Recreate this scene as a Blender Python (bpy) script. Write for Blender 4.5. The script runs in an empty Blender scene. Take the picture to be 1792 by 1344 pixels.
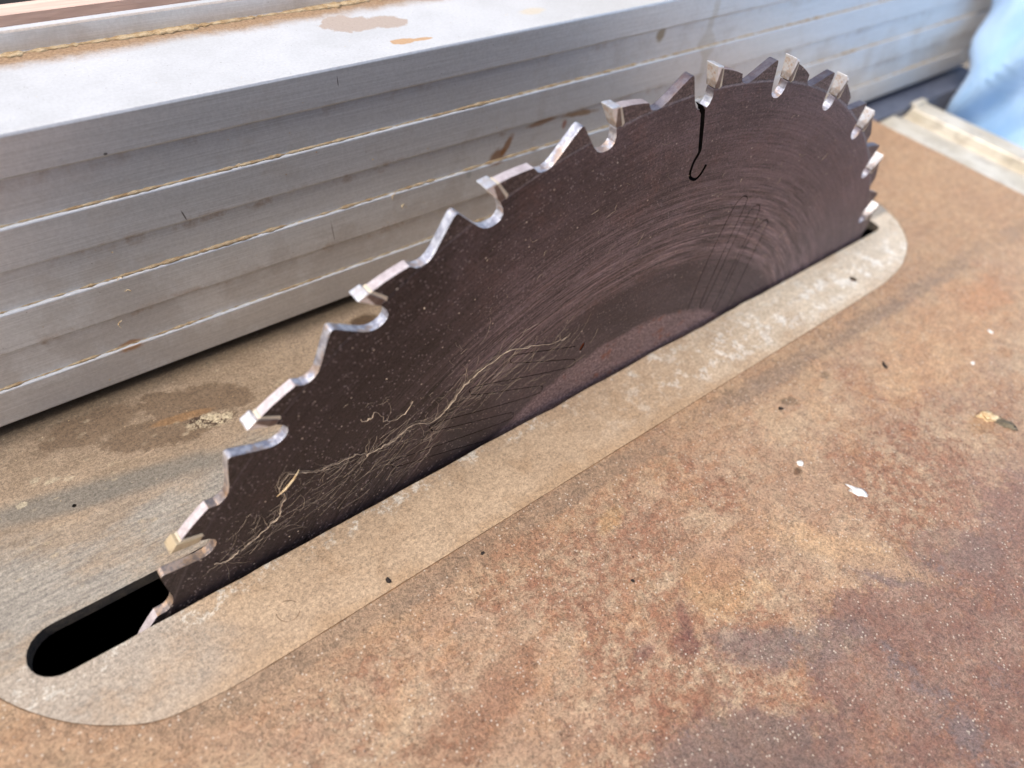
import bpy, bmesh, math, random
from math import sin, cos, pi, radians as rad
from mathutils import Vector, Matrix, noise
S = 0.001            # everything below is written in millimetres
scene = bpy.context.scene
COL = scene.collection

# ------------------------------------------------------------------ camera
cd = bpy.data.cameras.new('camera'); cam = bpy.data.objects.new('camera', cd); COL.objects.link(cam)
RX = Vector((0.7765705412053912, -0.6210692432276976, 0.10588290536503342))
RY = Vector((-0.39295605108771503, -0.6088306570054052, -0.6891377024977777))
RZ = Vector((0.49246699020900364, 0.49355671022380143, -0.7168528700839132))
CP = Vector((-131.2, -89.73, 142.17))
m = Matrix.Identity(4)
for i in range(3):
    m[i][0] = RX[i]; m[i][1] = -RY[i]; m[i][2] = -RZ[i]; m[i][3] = CP[i] * S
cam.matrix_world = m
cd.sensor_width = 36; cd.lens = 36 * 1279.2 / 1792
cd.clip_start = 0.01; cd.clip_end = 200
cd.dof.use_dof = True
cd.dof.focus_distance = (Vector((-62, -1.1, 22)) - CP).dot(RZ) * S
cd.dof.aperture_fstop = 11.0
cd.dof.aperture_blades = 0
scene.camera = cam

# ------------------------------------------------------------------ sky, sun, exposure
SUN_EL, SUN_AZ = 55.0, 186.0         # azimuth of the direction towards the sun, from +x towards +y
w = bpy.data.worlds.new('World'); scene.world = w; w.use_nodes = True
wn = w.node_tree; bg = wn.nodes['Background']
sky = wn.nodes.new('ShaderNodeTexSky'); sky.sky_type = 'NISHITA'; sky.sun_disc = False
sky.sun_elevation = rad(SUN_EL); sky.sun_rotation = rad(90 - SUN_AZ)
sky.air_density = 0.8; sky.dust_density = 6.0; sky.ozone_density = 1.0
wn.links.new(sky.outputs[0], bg.inputs[0]); bg.inputs[1].default_value = 0.15
sd = bpy.data.lights.new('sun', 'SUN'); sun = bpy.data.objects.new('sun', sd); COL.objects.link(sun)
sd.energy = 1.5; sd.angle = rad(28); sd.color = (1.0, 0.95, 0.89)
dv = Vector((cos(rad(SUN_EL)) * cos(rad(SUN_AZ)), cos(rad(SUN_EL)) * sin(rad(SUN_AZ)), sin(rad(SUN_EL))))
sun.rotation_euler = dv.to_track_quat('Z', 'Y').to_euler()
vs = scene.view_settings
vs.view_transform = 'Standard'; vs.look = 'None'; vs.exposure = 0.5; vs.gamma = 1

# ------------------------------------------------------------------ node helper
def lin(r, g, b):
    f = lambda c: (c / 255 / 12.92) if c / 255 <= 0.04045 else ((c / 255 + 0.055) / 1.055) ** 2.4
    return (f(r), f(g), f(b))
class Sk:
    def __init__(s, g, o): s.g = g; s.o = o
    def __add__(a, b): return a.g.m('ADD', a, b)
    __radd__ = __add__
    def __sub__(a, b): return a.g.m('SUBTRACT', a, b)
    def __rsub__(a, b): return a.g.m('SUBTRACT', b, a)
    def __mul__(a, b): return a.g.m('MULTIPLY', a, b)
    __rmul__ = __mul__
    def __truediv__(a, b): return a.g.m('DIVIDE', a, b)
class G:
    def __init__(s, name):
        s.mat = bpy.data.materials.new(name); s.mat.use_nodes = True
        s.t = s.mat.node_tree; s.bsdf = s.t.nodes['Principled BSDF']
        tc = s.n('ShaderNodeTexCoord')
        v = s.n('ShaderNodeVectorMath'); v.operation = 'SCALE'
        s.t.links.new(tc.outputs['Object'], v.inputs[0]); v.inputs['Scale'].default_value = 1000
        s.P = Sk(s, v.outputs[0])
        x = s.n('ShaderNodeSeparateXYZ'); s.t.links.new(v.outputs[0], x.inputs[0])
        s.x, s.y, s.z = (Sk(s, x.outputs[i]) for i in range(3))
    def n(s, t): return s.t.nodes.new(t)
    def put(s, sock, v):
        if isinstance(v, Sk): s.t.links.new(v.o, sock)
        elif isinstance(v, (tuple, list)):
            sock.default_value = tuple(v) + (1,) if (len(v) == 3 and sock.type == 'RGBA') else v
        else: sock.default_value = v
    def m(s, op, a, b=0.0, c=None):
        n = s.n('ShaderNodeMath'); n.operation = op
        s.put(n.inputs[0], a); s.put(n.inputs[1], b)
        if c is not None: s.put(n.inputs[2], c)
        return Sk(s, n.outputs[0])
    def xyz(s, x, y, z):
        n = s.n('ShaderNodeCombineXYZ')
        for i, v in enumerate((x, y, z)): s.put(n.inputs[i], v)
        return Sk(s, n.outputs[0])
    def noise(s, scale, detail=4, rough=0.55, vec=None, st=None, dist=0.0, off=0.0, col=False):
        n = s.n('ShaderNodeTexNoise'); v = vec or s.P
        if st or off:
            q = s.n('ShaderNodeMapping'); s.put(q.inputs[0], v)
            q.inputs['Scale'].default_value = st or (1, 1, 1); q.inputs['Location'].default_value = (off, off * 1.7, off * .6)
            v = Sk(s, q.outputs[0])
        s.put(n.inputs['Vector'], v); n.inputs['Scale'].default_value = scale
        n.inputs['Detail'].default_value = detail; n.inputs['Roughness'].default_value = rough
        n.inputs['Distortion'].default_value = dist
        return Sk(s, n.outputs[1 if col else 0])
    def voro(s, scale, vec=None, st=None, rnd=1.0, out=0):
        n = s.n('ShaderNodeTexVoronoi'); v = vec or s.P
        if st:
            q = s.n('ShaderNodeMapping'); s.put(q.inputs[0], v); q.inputs['Scale'].default_value = st; v = Sk(s, q.outputs[0])
        s.put(n.inputs['Vector'], v); n.inputs['Scale'].default_value = scale; n.inputs['Randomness'].default_value = rnd
        return Sk(s, n.outputs[out])
    def step(s, v, a, b):                      # smooth 0..1 from a to b
        n = s.n('ShaderNodeMapRange'); n.interpolation_type = 'SMOOTHSTEP'
        s.put(n.inputs[0], v)
        if a <= b: n.inputs[1].default_value = a; n.inputs[2].default_value = b
        else:
            n.inputs[1].default_value = b; n.inputs[2].default_value = a
            n.inputs[3].default_value = 1; n.inputs[4].default_value = 0
        return Sk(s, n.outputs[0])
    def v(s, n, h=.15): return s.step(n, .5 - h, .5 + h) - .5
    def mix(s, f, a, b):
        n = s.n('ShaderNodeMix'); n.data_type = 'RGBA'
        s.put(n.inputs[0], f); s.put(n.inputs[6], a); s.put(n.inputs[7], b)
        return Sk(s, n.outputs[2])
    def mul(s, c, f):                          # colour times factor
        n = s.n('ShaderNodeMix'); n.data_type = 'RGBA'; n.blend_type = 'MULTIPLY'
        n.inputs[0].default_value = 1
        s.put(n.inputs[6], c); k = s.xyz(f, f, f) if isinstance(f, Sk) else (f, f, f)
        s.put(n.inputs[7], k); return Sk(s, n.outputs[2])
    def hsv(s, c, h, sat, v):
        n = s.n('ShaderNodeHueSaturation'); s.put(n.inputs['Color'], c)
        s.put(n.inputs['Hue'], h); s.put(n.inputs['Saturation'], sat); s.put(n.inputs['Value'], v)
        return Sk(s, n.outputs[0])
    def ell(s, u, v, cx, cy, rx, ry, ang=0, soft=.35, wob=None, amp=0):
        a = rad(ang); du = u - cx; dw = v - cy
        p = du * cos(a) + dw * sin(a); q = dw * cos(a) - du * sin(a)
        p = p / rx; q = q / ry
        d = s.m('SQRT', p * p + q * q)
        if wob is not None: d = d + (wob - .5) * amp
        return s.step(d, 1 + soft, 1 - soft)
    def bump(s, h, dist, strength=1.0, base=None):
        n = s.n('ShaderNodeBump'); s.put(n.inputs['Height'], h)
        n.inputs['Distance'].default_value = dist * S; n.inputs['Strength'].default_value = strength
        if base is not None: s.put(n.inputs['Normal'], base)
        return Sk(s, n.outputs[0])
    def bevel(s, r):
        n = s.n('ShaderNodeBevel'); n.samples = 4; n.inputs['Radius'].default_value = r * S
        return Sk(s, n.outputs[0])
    def out(s, col, rough=.5, metal=0.0, normal=None, spec=.5, **k):
        s.put(s.bsdf.inputs['Base Color'], col); s.put(s.bsdf.inputs['Roughness'], rough)
        s.put(s.bsdf.inputs['Metallic'], metal); s.put(s.bsdf.inputs['Specular IOR Level'], spec)
        if normal is not None: s.put(s.bsdf.inputs['Normal'], normal)
        for a, b in k.items(): s.put(s.bsdf.inputs[a], b)
        return s.mat
def mx(a, b): return a.g.m('MAXIMUM', a, b)

# ------------------------------------------------------------------ materials
def mat_table():
    g = G('rusty_table_steel')
    xy = g.xyz(g.x, g.y, 0)
    mid = g.noise(.07, 7, .7, xy, off=31); fine = g.noise(.4, 6, .75, xy, off=7)
    grain = g.noise(1.5, 3, .75, xy, off=3); g2 = g.noise(3.6, 2, .6, xy, off=13)
    sw = g.noise(.16, 6, .75, xy, st=(.5, 1.6, 1), off=23)
    c = g.mix(g.step(mid, .38, .62), lin(176, 146, 120), lin(192, 167, 138))
    c = g.mix(g.step(sw, .5, .62) * .4, c, lin(164, 118, 86))
    # small crisp red-brown rust mottles, thicker towards the front
    zone = g.step(g.noise(.022, 5, .65, xy, off=57) + g.step(g.y, -35, -85) * .12, .46, .62) * g.step(g.x + (mid - .5) * 120, 110, 30)
    red = g.step(g.noise(.42, 9, .8, xy, off=11) + (zone - .5) * .1, .5, .6)
    c = g.mix(red * (zone * .5 + .12), c, lin(150, 98, 74))
    red2 = g.step(g.noise(.55, 6, .8, xy, off=111), .52, .6)
    c = g.mix(red2 * (zone * .3 + .1), c, lin(132, 88, 68))
    orange = g.step(g.noise(.06, 9, .78, xy, off=77), .53, .6)
    c = g.mix(orange * .28, c, lin(192, 148, 106))
    # purple-brown area towards the front right corner of the table
    wob = g.noise(.035, 9, .74, xy, off=19)
    edge = (g.y * -1.0) - 90 + (g.x * -.1) + (wob - .5) * 85
    pur = g.step(edge, -3, 3)
    pcol = g.mix(g.step(mid, .42, .58), lin(140, 110, 100), lin(160, 132, 118))
    pcol = g.mix(g.step(fine, .48, .58) * .6, pcol, lin(122, 84, 72))
    pcol = g.mix(g.step(g.noise(.12, 9, .8, xy, off=21), .52, .6) * .5, pcol, lin(160, 118, 92))
    c = g.mix(pur * .8, c, pcol)
    bl = g.step(g.noise(.05, 9, .78, xy, off=52), .53, .6)
    c = g.mix(bl * (pur * .5 + .08), c, lin(126, 118, 118))
    W = g.noise(.12, 10, .82, xy, off=5)
    for (cx, cy, rx, ry, an, col, k) in [
        (-37, -80, 10, 5, -35, (122, 112, 112), .55), (-50, -70, 3, 2.6, 20, (122, 78, 72), .6), (-46, -66, 4, 1.6, 60, (124, 84, 78), .5), (-58, -66, 3, 1.5, 0, (124, 88, 86), .5), (-56, -80, 6, 2, 10, (130, 80, 60), .5), (-66, -78, 5, 2, 40, (128, 82, 64), .4), (-24, -88, 11, 4, -20, (126, 116, 114), .45),
        (-55, -92, 18, 7, -30, (120, 108, 102), .5), (4, -87, 11, 4, -40, (130, 120, 118), .5), (24, -94, 12, 6, -30, (136, 124, 118), .4),
        (-33, -66, 9, 8, -30, (204, 168, 124), .5), (0, -78, 20, 4, -55, (206, 170, 130), .5), (-42, -39, 4, 2, 10, (196, 160, 108), .4),
        (-28, -63, 7, 5, 0, (150, 104, 88), .3), (100, -50, 45, 12, 5, (202, 160, 118), .4), (60, -97, 30, 14, -10, (162, 132, 116), .4),
        (9.2, -56.3, 1.6, 1.0, 20, (96, 66, 40), .8), (28.2, -39.6, 3, 1.6, -30, (116, 98, 76), .6), (46.8, -39.5, 2, 1.4, 0, (120, 104, 84), .6),
        (70, -77, 5, 3, 0, (170, 130, 90), .5), (130, -48, 14, 7, 0, (176, 118, 84), .35), (-92, -56, 20, 5, 12, (140, 92, 66), .45)]:
        c = g.mix(g.ell(g.x, g.y, cx, cy, rx, ry, an, .35, W, 3.2) * k, c, lin(*col))
    # greyish wear streak running along the insert
    ln = g.y + 29.5 + g.m('MULTIPLY', g.x, .028) + (g.noise(.03, 3, .5, xy, off=9) - .5) * 4
    st = g.step(g.m('ABSOLUTE', ln) + (fine - .5) * 6, 4.2, 1.5) * g.step(g.noise(.03, 4, .6, xy, st=(1, 2, 1), off=91), .34, .52)
    c = g.mix(st * .7, c, lin(138, 126, 114))
    c = g.mix(g.step(g.y + (mid - .5) * 30, -44, -26) * .5, c, lin(170, 138, 106))
    c = g.mix(g.step(g.x, 95, 200) * .3, c, lin(202, 162, 122))
    c = g.mul(c, g.v(grain, .18) * .62 + g.v(fine) * .26 + g.v(g2, .2) * .5 + 1.0)
    vz = g.voro(.9, xy); pick = g.noise(.5, 2, .5, xy, off=41)
    sp = g.step(vz, .24, .12) * g.step(pick, .46, .54)
    c = g.mix(sp * .8, c, lin(226, 214, 196))
    dk = g.step(g.voro(.42, xy), .13, .08) * g.step(g.noise(.3, 2, .5, xy, off=63), .5, .6)
    c = g.mix(dk * .65, c, lin(84, 56, 42))
    nb = g.bump(grain + g2 * .6 + fine * .8 - red * .15, .3, 1.0)
    return g.out(g.mul(c, .79), .58 + (mid - .5) * .3 + g.v(grain, .22) * .2, .05, nb, spec=.35)

def mat_insert():
    g = G('worn_insert_metal')
    xy = g.xyz(g.x, g.y, 0)
    mid = g.noise(.06, 6, .65, xy); strk = g.noise(.12, 6, .7, xy, st=(.22, 1.5, 1)); fs = g.noise(.9, 4, .7, xy, st=(.12, 1.6, 1), off=4)
    grain = g.noise(1.5, 3, .75, xy, off=3); g2 = g.noise(3.6, 2, .6, xy, off=8)
    # near side of the slot: tan dust, paler towards the far end
    tan = g.mix(g.step(mid, .35, .65), lin(168, 146, 121), lin(179, 157, 131))
    pale = g.mix(g.step(strk, .4, .6), lin(192, 180, 160), lin(204, 192, 172))
    near = g.mix(g.step(g.x + (mid - .5) * 50, -5, 80), tan, pale)
    near = g.mix(g.step(g.x + (mid - .5) * 60, -118, -146) * .8, near, lin(160, 152, 140))
    wf = g.step(g.noise(.24, 6, .75, xy, off=23), .51, .59) * g.step(g.x, -40, 60) * g.step(g.m('ABSOLUTE', g.y + 15), 9, 3)
    near = g.mix(wf * .8, near, lin(222, 220, 212))
    near = g.mix(g.step(g.y + (mid - .5) * 16, -20.5, -24) * .3, near, lin(170, 138, 102))
    ef = g.step(g.noise(.3, 7, .8, xy, off=37), .53, .6) * g.step(g.y + (g.noise(.2, 3, .6, xy, off=39) - .5) * 8, -10, -6.5)
    near = g.mix(ef * .7, near, lin(208, 204, 192))
    near = g.mix(g.step(g.noise(.1, 6, .75, xy, off=47), .52, .64) * .3, near, lin(150, 122, 92))
    # far side of the slot: brushed grey with brown film
    grey = g.mix(g.step(fs, .35, .65), lin(152, 146, 136), lin(172, 165, 152))
    brown = g.mix(g.step(mid, .4, .6), lin(154, 132, 106), lin(170, 148, 122))
    k = g.step(g.noise(.045, 7, .68, xy, st=(.6, 1.4, 1), off=70), .42, .58)
    k2 = g.step(g.y + (mid - .5) * 26, 21, 33)
    farc = g.mix(mx(k * .75, k2) * .85, grey, brown)
    farc = g.mix(g.ell(g.x, g.y, -133, 33, 34, 3.4, -12, .5, strk, .9) * .75, farc, lin(122, 120, 112))
    W = g.noise(.16, 10, .8, xy, off=15)
    dark = mx(mx(g.ell(g.x, g.y, -104, 47, 13, 5.5, -22, .1, W, 2.2), g.ell(g.x, g.y, -113, 41.5, 15, 5, -12, .1, W, 2.6)), g.ell(g.x, g.y, -128, 52, 12, 5, 0, .3, W, 2.2))
    farc = g.mix(dark * .8, farc, g.mix(strk, lin(106, 86, 66), lin(126, 106, 84)))
    farc = g.mix(g.ell(g.x, g.y, -109, 43.6, 7, 1.3, -10, .2, W, .8) * .8, farc, lin(150, 116, 80))
    for (cx, cy, rx, ry, an, col) in [(-106.8, 40.8, 1.9, 1.1, 0, (70, 48, 34)), 
                                      (-54, 51, 4.5, 2.4, -10, (82, 62, 42)), (-139, 41, 1.6, .7, 0, (190, 176, 150)), (-136, 39.6, 1.1, .6, 0, (190, 174, 148)), (-146, 38, 1, .8, 0, (196, 184, 158)), (-142, 43, 1, .7, 0, (186, 172, 146))]:
        farc = g.mix(g.ell(g.x, g.y, cx, cy, rx, ry, an, .3, g.noise(.6, 4, .7, xy, off=cx), 1.8) * .85, farc, lin(*col))
    sn = g.noise(.75, 6, .8, xy, off=81); sm = g.ell(g.x, g.y, -103.4, 39.0, 5.2, 2.2, -18, .4, W, 2)
    farc = g.mix(sm * g.step(sn, .47, .52) * .9, farc, lin(214, 200, 168)); farc = g.mix(sm * g.step(sn, .45, .41) * .9, farc, lin(66, 48, 36))
    lsp = g.step(g.voro(.33, xy, st=(.8, 1.3, 1)), .3, .14) * g.step(g.noise(.07, 3, .6, xy, off=17), .5, .62)
    farc = g.mix(lsp * .5, farc, lin(190, 174, 146))
    c = g.mix(g.step(g.y, 0, 2), near, g.mul(farc, .82))  # far side dimmed as a whole: the fence's soft shade in the colour
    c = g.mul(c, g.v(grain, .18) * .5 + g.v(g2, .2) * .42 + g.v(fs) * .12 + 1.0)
    c = g.mix(g.step(g.y + (mid - .5) * 8, 53, 61) * .75, c, lin(46, 38, 30))  # grime and painted shadow together along the foot of the fence
    sp = g.step(g.voro(.9, xy), .13, .05) * g.step(g.noise(.5, 2, .5, xy, off=41), .54, .62)
    c = g.mix(sp * .6, c, lin(216, 204, 180))
    dk = g.step(g.voro(.3, xy), .06, .02)
    c = g.mix(dk * .7, c, lin(80, 56, 40))
    ring = g.m('SQRT', (g.x + 111.5) * (g.x + 111.5) + (g.y + 16.6) * (g.y + 16.6)) - 2.3
    rg = g.step(g.m('ABSOLUTE', ring), .22, .05) * g.step(g.noise(.5, 2, .5, xy, off=2), .4, .6)
    c = g.mix(rg * .6, c, lin(110, 84, 58))
    nb = g.bump(grain * .7 + g2 * .4 + fs * .6 + mid * 2 - rg * .8, .12, .8, g.bevel(.35))
    rgh = .5 + (mid - .5) * .3 + (strk - .5) * .2
    return g.out(g.mul(c, .92), rgh, .08, nb, spec=.5)

def mat_blade():
    g = G('dirty_blade_steel')
    r = g.m('SQRT', g.x * g.x + g.z * g.z); a = g.m('ARCTAN2', g.z, g.x)
    pol = g.xyz(r, a * 110, 0); xz = g.xyz(g.x, g.z, 0)
    ringn = g.noise(2.2, 4, .8, pol, st=(1, .018, 1)); ring2 = g.noise(.5, 5, .7, pol, st=(1, .05, 1), off=6)
    grit = g.noise(1.3, 5, .8, xz); cloud = g.noise(.035, 5, .6, xz); g3 = g.noise(3.2, 2, .6, xz, off=9)
    c = g.mix(g.step(cloud, .35, .65), lin(80, 67, 69), lin(102, 87, 90))
    rust = g.step(g.noise(.09, 6, .7, xz, off=27), .5, .68)
    c = g.mix(rust * .35, c, lin(112, 82, 76))
    c = g.mix(g.step(g.x + (cloud - .5) * 80, -10, 70) * .5, c, lin(116, 98, 102))  # broad sheen over the right half, painted as a paler purple
    # scoured ring of lighter brushed steel
    band = g.step(r + (cloud - .5) * 10, 93, 100) * g.step(r + (cloud - .5) * 16, 128, 108)
    c = g.mix(band * g.step(ringn, .45, .62) * .6, c, lin(142, 124, 126))
    c = g.mix(g.step(ring2, .52, .66) * band * .4, c, lin(128, 104, 98))
    # dark oily ring, then the pinkish flange mark
    dk = g.step(r + (grit - .5) * 1.5, 97, 94) * g.step(r, 76, 78)
    c = g.mix(dk * .55, c, lin(62, 54, 60))
    fl = g.step(r + (g.noise(.2, 4, .7, xz, off=5) - .5) * 5, 78.2, 75.8)
    c = g.mix(fl * .75, c, g.mix(g.step(grit, .4, .6), lin(108, 86, 88), lin(158, 138, 140)))
    c = g.mix(fl * g.step(g.noise(.22, 5, .7, xz, off=88), .58, .66) * .7, c, lin(132, 76, 54))
    # ground tooth zone
    tz = g.step(r, 144.1, 144.9)
    c = g.mix(tz * .75, c, g.mix(g.step(grit, .4, .6), lin(84, 70, 68), lin(108, 94, 90)))
    rim = g.step(g.m('ABSOLUTE', r - 144.5), .45, .1)
    c = g.mix(rim * .35, c, lin(150, 134, 128))
    c = g.mix(g.step(g.x + (cloud - .5) * 60, -30, -80) * .75, c, lin(38, 31, 31))  # dark reflection at the left end, painted into the colour
    arc = g.v(g.noise(.9, 5, .8, pol, st=(1, .05, 1), off=71), .12)
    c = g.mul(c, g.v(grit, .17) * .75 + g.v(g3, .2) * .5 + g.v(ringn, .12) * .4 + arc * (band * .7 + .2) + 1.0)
    # salt-like dust specks
    v1 = g.step(g.voro(1.1, xz), .3, .14) * g.step(g.noise(.3, 3, .6, xz, off=33), .4, .56)
    c = g.mix(v1 * .75, c, lin(158, 142, 138))
    v2 = g.step(g.voro(.26, xz), .075, .035)
    c = g.mix(v2 * .8, c, lin(206, 192, 176))
    scr = g.step(g.voro(.16, xz, st=(1, .12, 1), rnd=1), .02, .005)
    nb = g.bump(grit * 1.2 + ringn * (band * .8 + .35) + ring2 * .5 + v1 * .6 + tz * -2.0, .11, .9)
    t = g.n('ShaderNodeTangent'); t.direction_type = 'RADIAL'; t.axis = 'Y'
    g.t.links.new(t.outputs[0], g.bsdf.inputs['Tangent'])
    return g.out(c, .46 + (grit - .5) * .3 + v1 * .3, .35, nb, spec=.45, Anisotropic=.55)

def mat_rim():
    g = G('bare_blade_edge')
    r = g.m('SQRT', g.x * g.x + g.z * g.z)
    n = g.noise(.5, 4, .7); f = g.noise(3.5, 3, .7)
    c = g.mix(g.step(n, .38, .6), lin(176, 178, 190), lin(228, 230, 236))
    a = g.m('ARCTAN2', g.z, g.x)
    left = g.step(a, 1.75, 2.6)
    c = g.mix(g.step(g.noise(.22, 5, .7, off=44), .5, .62) * .7, c, lin(196, 164, 132))
    c = g.mix(g.step(a, 1.78, 1.62) * g.step(r, 142.5, 144) * .8, c, lin(96, 82, 88))
    c = g.mix(g.step(a, 2.38, 2.5) * .7, c, g.mix(g.step(n, .42, .58), lin(132, 116, 100), lin(192, 154, 110)))
    c = g.mul(c, (f - .5) * .4 + 1)
    return g.out(c, .36 + (n - .5) * .3, .8, g.bump(f, .05, .6, g.bevel(.3)), spec=.5)
def mat_toothback():
    g = G('tooth_back_steel')
    n = g.noise(.6, 4, .7); f = g.noise(3.5, 3, .7)
    c = g.mix(g.step(n, .35, .65), lin(186, 176, 178), lin(210, 202, 204))
    a = g.m('ARCTAN2', g.z, g.x)
    c = g.mix(g.step(a, 1.8, 1.62) * .7, c, lin(120, 98, 92))
    return g.out(g.mul(c, (f - .5) * .3 + 1), .5, .45, g.bump(f, .04, .5, g.bevel(.2)))
def mat_carbide(dirty):
    g = G('resin_coated_carbide' if dirty else 'bright_carbide')
    n = g.noise(.55, 4, .7); f = g.noise(3, 3, .7)
    c = g.mix(g.step(n, .42, .62), lin(238, 240, 243), lin(220, 214, 208))
    c = g.mix(g.step(g.noise(.8, 4, .7, off=9), .56, .7) * .35, c, lin(150, 138, 134))
    ed = mx(g.step(g.m('ABSOLUTE', g.y), 1.0, 1.35), g.step(g.x, 149.1, 149.6))
    c = g.mix((1 - ed) * g.step(n, .4, .58) * .45, c, lin(206, 176, 148))
    c = g.mix(g.step(g.x, 146.5, 146.1) * .45, c, lin(140, 136, 136))
    c = g.mix(g.step(g.z, -1.5, -1.8) * g.step(g.m('ABSOLUTE', g.y), 1.0, 1.25) * g.step(g.x, 149.3, 149.0) * .85, c, lin(92, 72, 64))
    if dirty: c = g.mix(g.step(n, .3, .5), lin(140, 126, 106), lin(188, 172, 142))
    return g.out(g.mul(c, (f - .5) * .25 + 1), .34 + (f - .5) * .2, .25 if dirty else .7, g.bump(f, .05, .5, g.bevel(.28)))
def mat_braze():
    g = G('braze_metal'); f = g.noise(1.5, 3, .7)
    return g.out(g.mix(f, lin(190, 178, 156), lin(222, 214, 196)), .5, .3, g.bump(f, .08, .6))

def mat_alu():
    g = G('fence_aluminium')
    g.y = g.y + 60.0
    xz = g.xyz(g.x, 0, g.z)
    brush = g.noise(2.2, 4, .7, g.P, st=(.02, 1.6, 1.6)); b2 = g.noise(3.0, 3, .7, g.P, st=(.03, 1.6, 1.6), off=5)
    mid = g.noise(.05, 6, .65); grit = g.noise(1.4, 5, .75); spk = g.noise(.5, 4, .6, off=8)
    nz = g.n('ShaderNodeNewGeometry'); sp = g.n('ShaderNodeSeparateXYZ'); g.t.links.new(nz.outputs['Normal'], sp.inputs[0])
    up = g.step(Sk(g, sp.outputs[2]), .5, .9)
    c = g.mix(g.step(brush, .3, .7), lin(204, 206, 207), lin(214, 216, 218))
    # dirt film on the lower bands of the face, and at the outfeed side of each band
    film = g.step(mid + g.step(g.z, 45, 5) * .22, .52, .72)
    c = g.mix(film * .3, c, lin(168, 154, 136))
    # soil that collects under every ledge
    def band(z0): return g.step(g.m('ABSOLUTE', g.z - z0), 2.6, .3)
    bn = g.noise(.12, 6, .7, off=61)
    soil = mx(mx(band(40.6), band(21.6)), band(59.6) * .5) * g.step(bn, .5, .66)
    c = g.mix(soil * .5, c, lin(150, 116, 78))
    # a dried drip
    dw = g.m('ABSOLUTE', g.x - 85.5 - (g.z - 50) * -.12 + (bn - .5) * 2) - g.step(g.m('ABSOLUTE', g.z - 51.8), 5, 0) * 3.2
    drip = g.step(dw, 1.9, 1.1) * g.step(g.z, 36, 40) * g.step(g.z, 69, 64)
    c = g.mix(drip * .4, c, lin(176, 168, 150))
    W = g.noise(.35, 5, .7, off=3)
    for (cx, cz, rx, rz, an, col) in [(-2, 33.2, 3.2, 2, 20, (140, 96, 50)), (1.5, 36, 1.2, 3, -30, (150, 104, 56)), (-104.5, 61.2, .35, .25, 0, (40, 36, 34)), (-92.8, 43, .18, 1.3, 15, (70, 64, 60)),
                                      (-52.7, 65.8, .12, 1.2, 4, (60, 60, 62)), (30, 39.6, 7, .9, -6, (168, 136, 98)), (14, 40.3, 6, .8, 4, (160, 122, 84)), (24, 37.5, .9, 1.5, 0, (170, 110, 84)), 
                                      (60, 58.5, 2, 1.8, 50, (140, 124, 92)), (-12.7, 31, 1, 1.4, 0, (176, 180, 180)), (-112, 12.5, 3, 1.2, 0, (168, 122, 74)), (-57, 26.5, .1, 3, 6, (110, 104, 100))]:
        c = g.mix(g.ell(g.x, g.z, cx, cz, rx, rz, an, .35, W, 1.6) * .8 * (1 - up), c, lin(*col))
    sc = g.step(g.noise(.55, 3, .6, g.P, st=(.03, 1, 2.5), off=29), .66, .7)
    c = g.mix(sc * .4 * (1 - up), c, lin(206, 208, 210))
    # top: pale oxide, dust against the lip, flaked paint patches
    t = g.mix(g.step(mid, .35, .65), lin(182, 186, 189), lin(192, 196, 200))
    t = g.mix(g.step(g.x, -20, 60) * .4, t, lin(172, 171, 164))
    Wb = g.noise(.3, 6, .72, off=71)
    d = g.step(g.y + (Wb - .5) * 5 + (mid - .5) * 8, 83.5, 89.5) * g.step(g.y, 93.5, 92.3)
    t = g.mix(d * .95, t, g.mix(g.step(grit, .35, .65), lin(128, 100, 68), lin(164, 136, 104)))
    p1 = mx(g.ell(g.x, g.y, -38, 80, 7.5, 5, -12, .05, Wb, 1.6), g.ell(g.x, g.y, -29, 77.5, 6, 3.8, -20, .05, Wb, 1.5))
    t = g.mix(p1 * .9, t, lin(168, 154, 142))
    p2 = mx(g.ell(g.x, g.y, -31.5, 65.4, 3.2, 1.6, -5, .06, Wb, 1.2), g.ell(g.x, g.y, -26.4, 64.8, 3, .9, -5, .06, Wb, 1.2))
    t = g.mix(p2 * .95, t, lin(182, 150, 114))
    t = g.mix(g.ell(g.x, g.y, 12.5, 68.5, 4, 1.8, 0, .3, Wb, 1.2) * .6, t, lin(198, 186, 160))
    fs = g.step(g.voro(.5, st=(1, 1, 1)), .08, .03)
    t = g.mix(fs * .7, t, lin(90, 84, 76))
    c = g.mix(up * g.step(g.y, 59.2, 60.3), c, t)
    ds = g.step(g.voro(.36), .06, .02) * g.step(spk, .45, .6)
    c = g.mix(ds * .8, c, lin(84, 66, 48))
    ws = g.step(g.voro(.6), .05, .02) * g.step(g.noise(.2, 2, .5, off=55), .5, .6)
    c = g.mix(ws * .7, c, lin(214, 200, 180))
    bk = 1 - up * .85
    c = g.mul(c, g.v(grit) * .12 + ((brush - .5) * .22 + (b2 - .5) * .16) * bk + 1)
    nb = g.bump((brush * .8 + b2 * .4) * bk + grit * .15 + mid * 3, .035, .8, g.bevel(.3))
    return g.out(c, .4 + (brush - .5) * .1 + film * .1 + up * .2, .6 - up * .6, nb, spec=.5)

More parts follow.
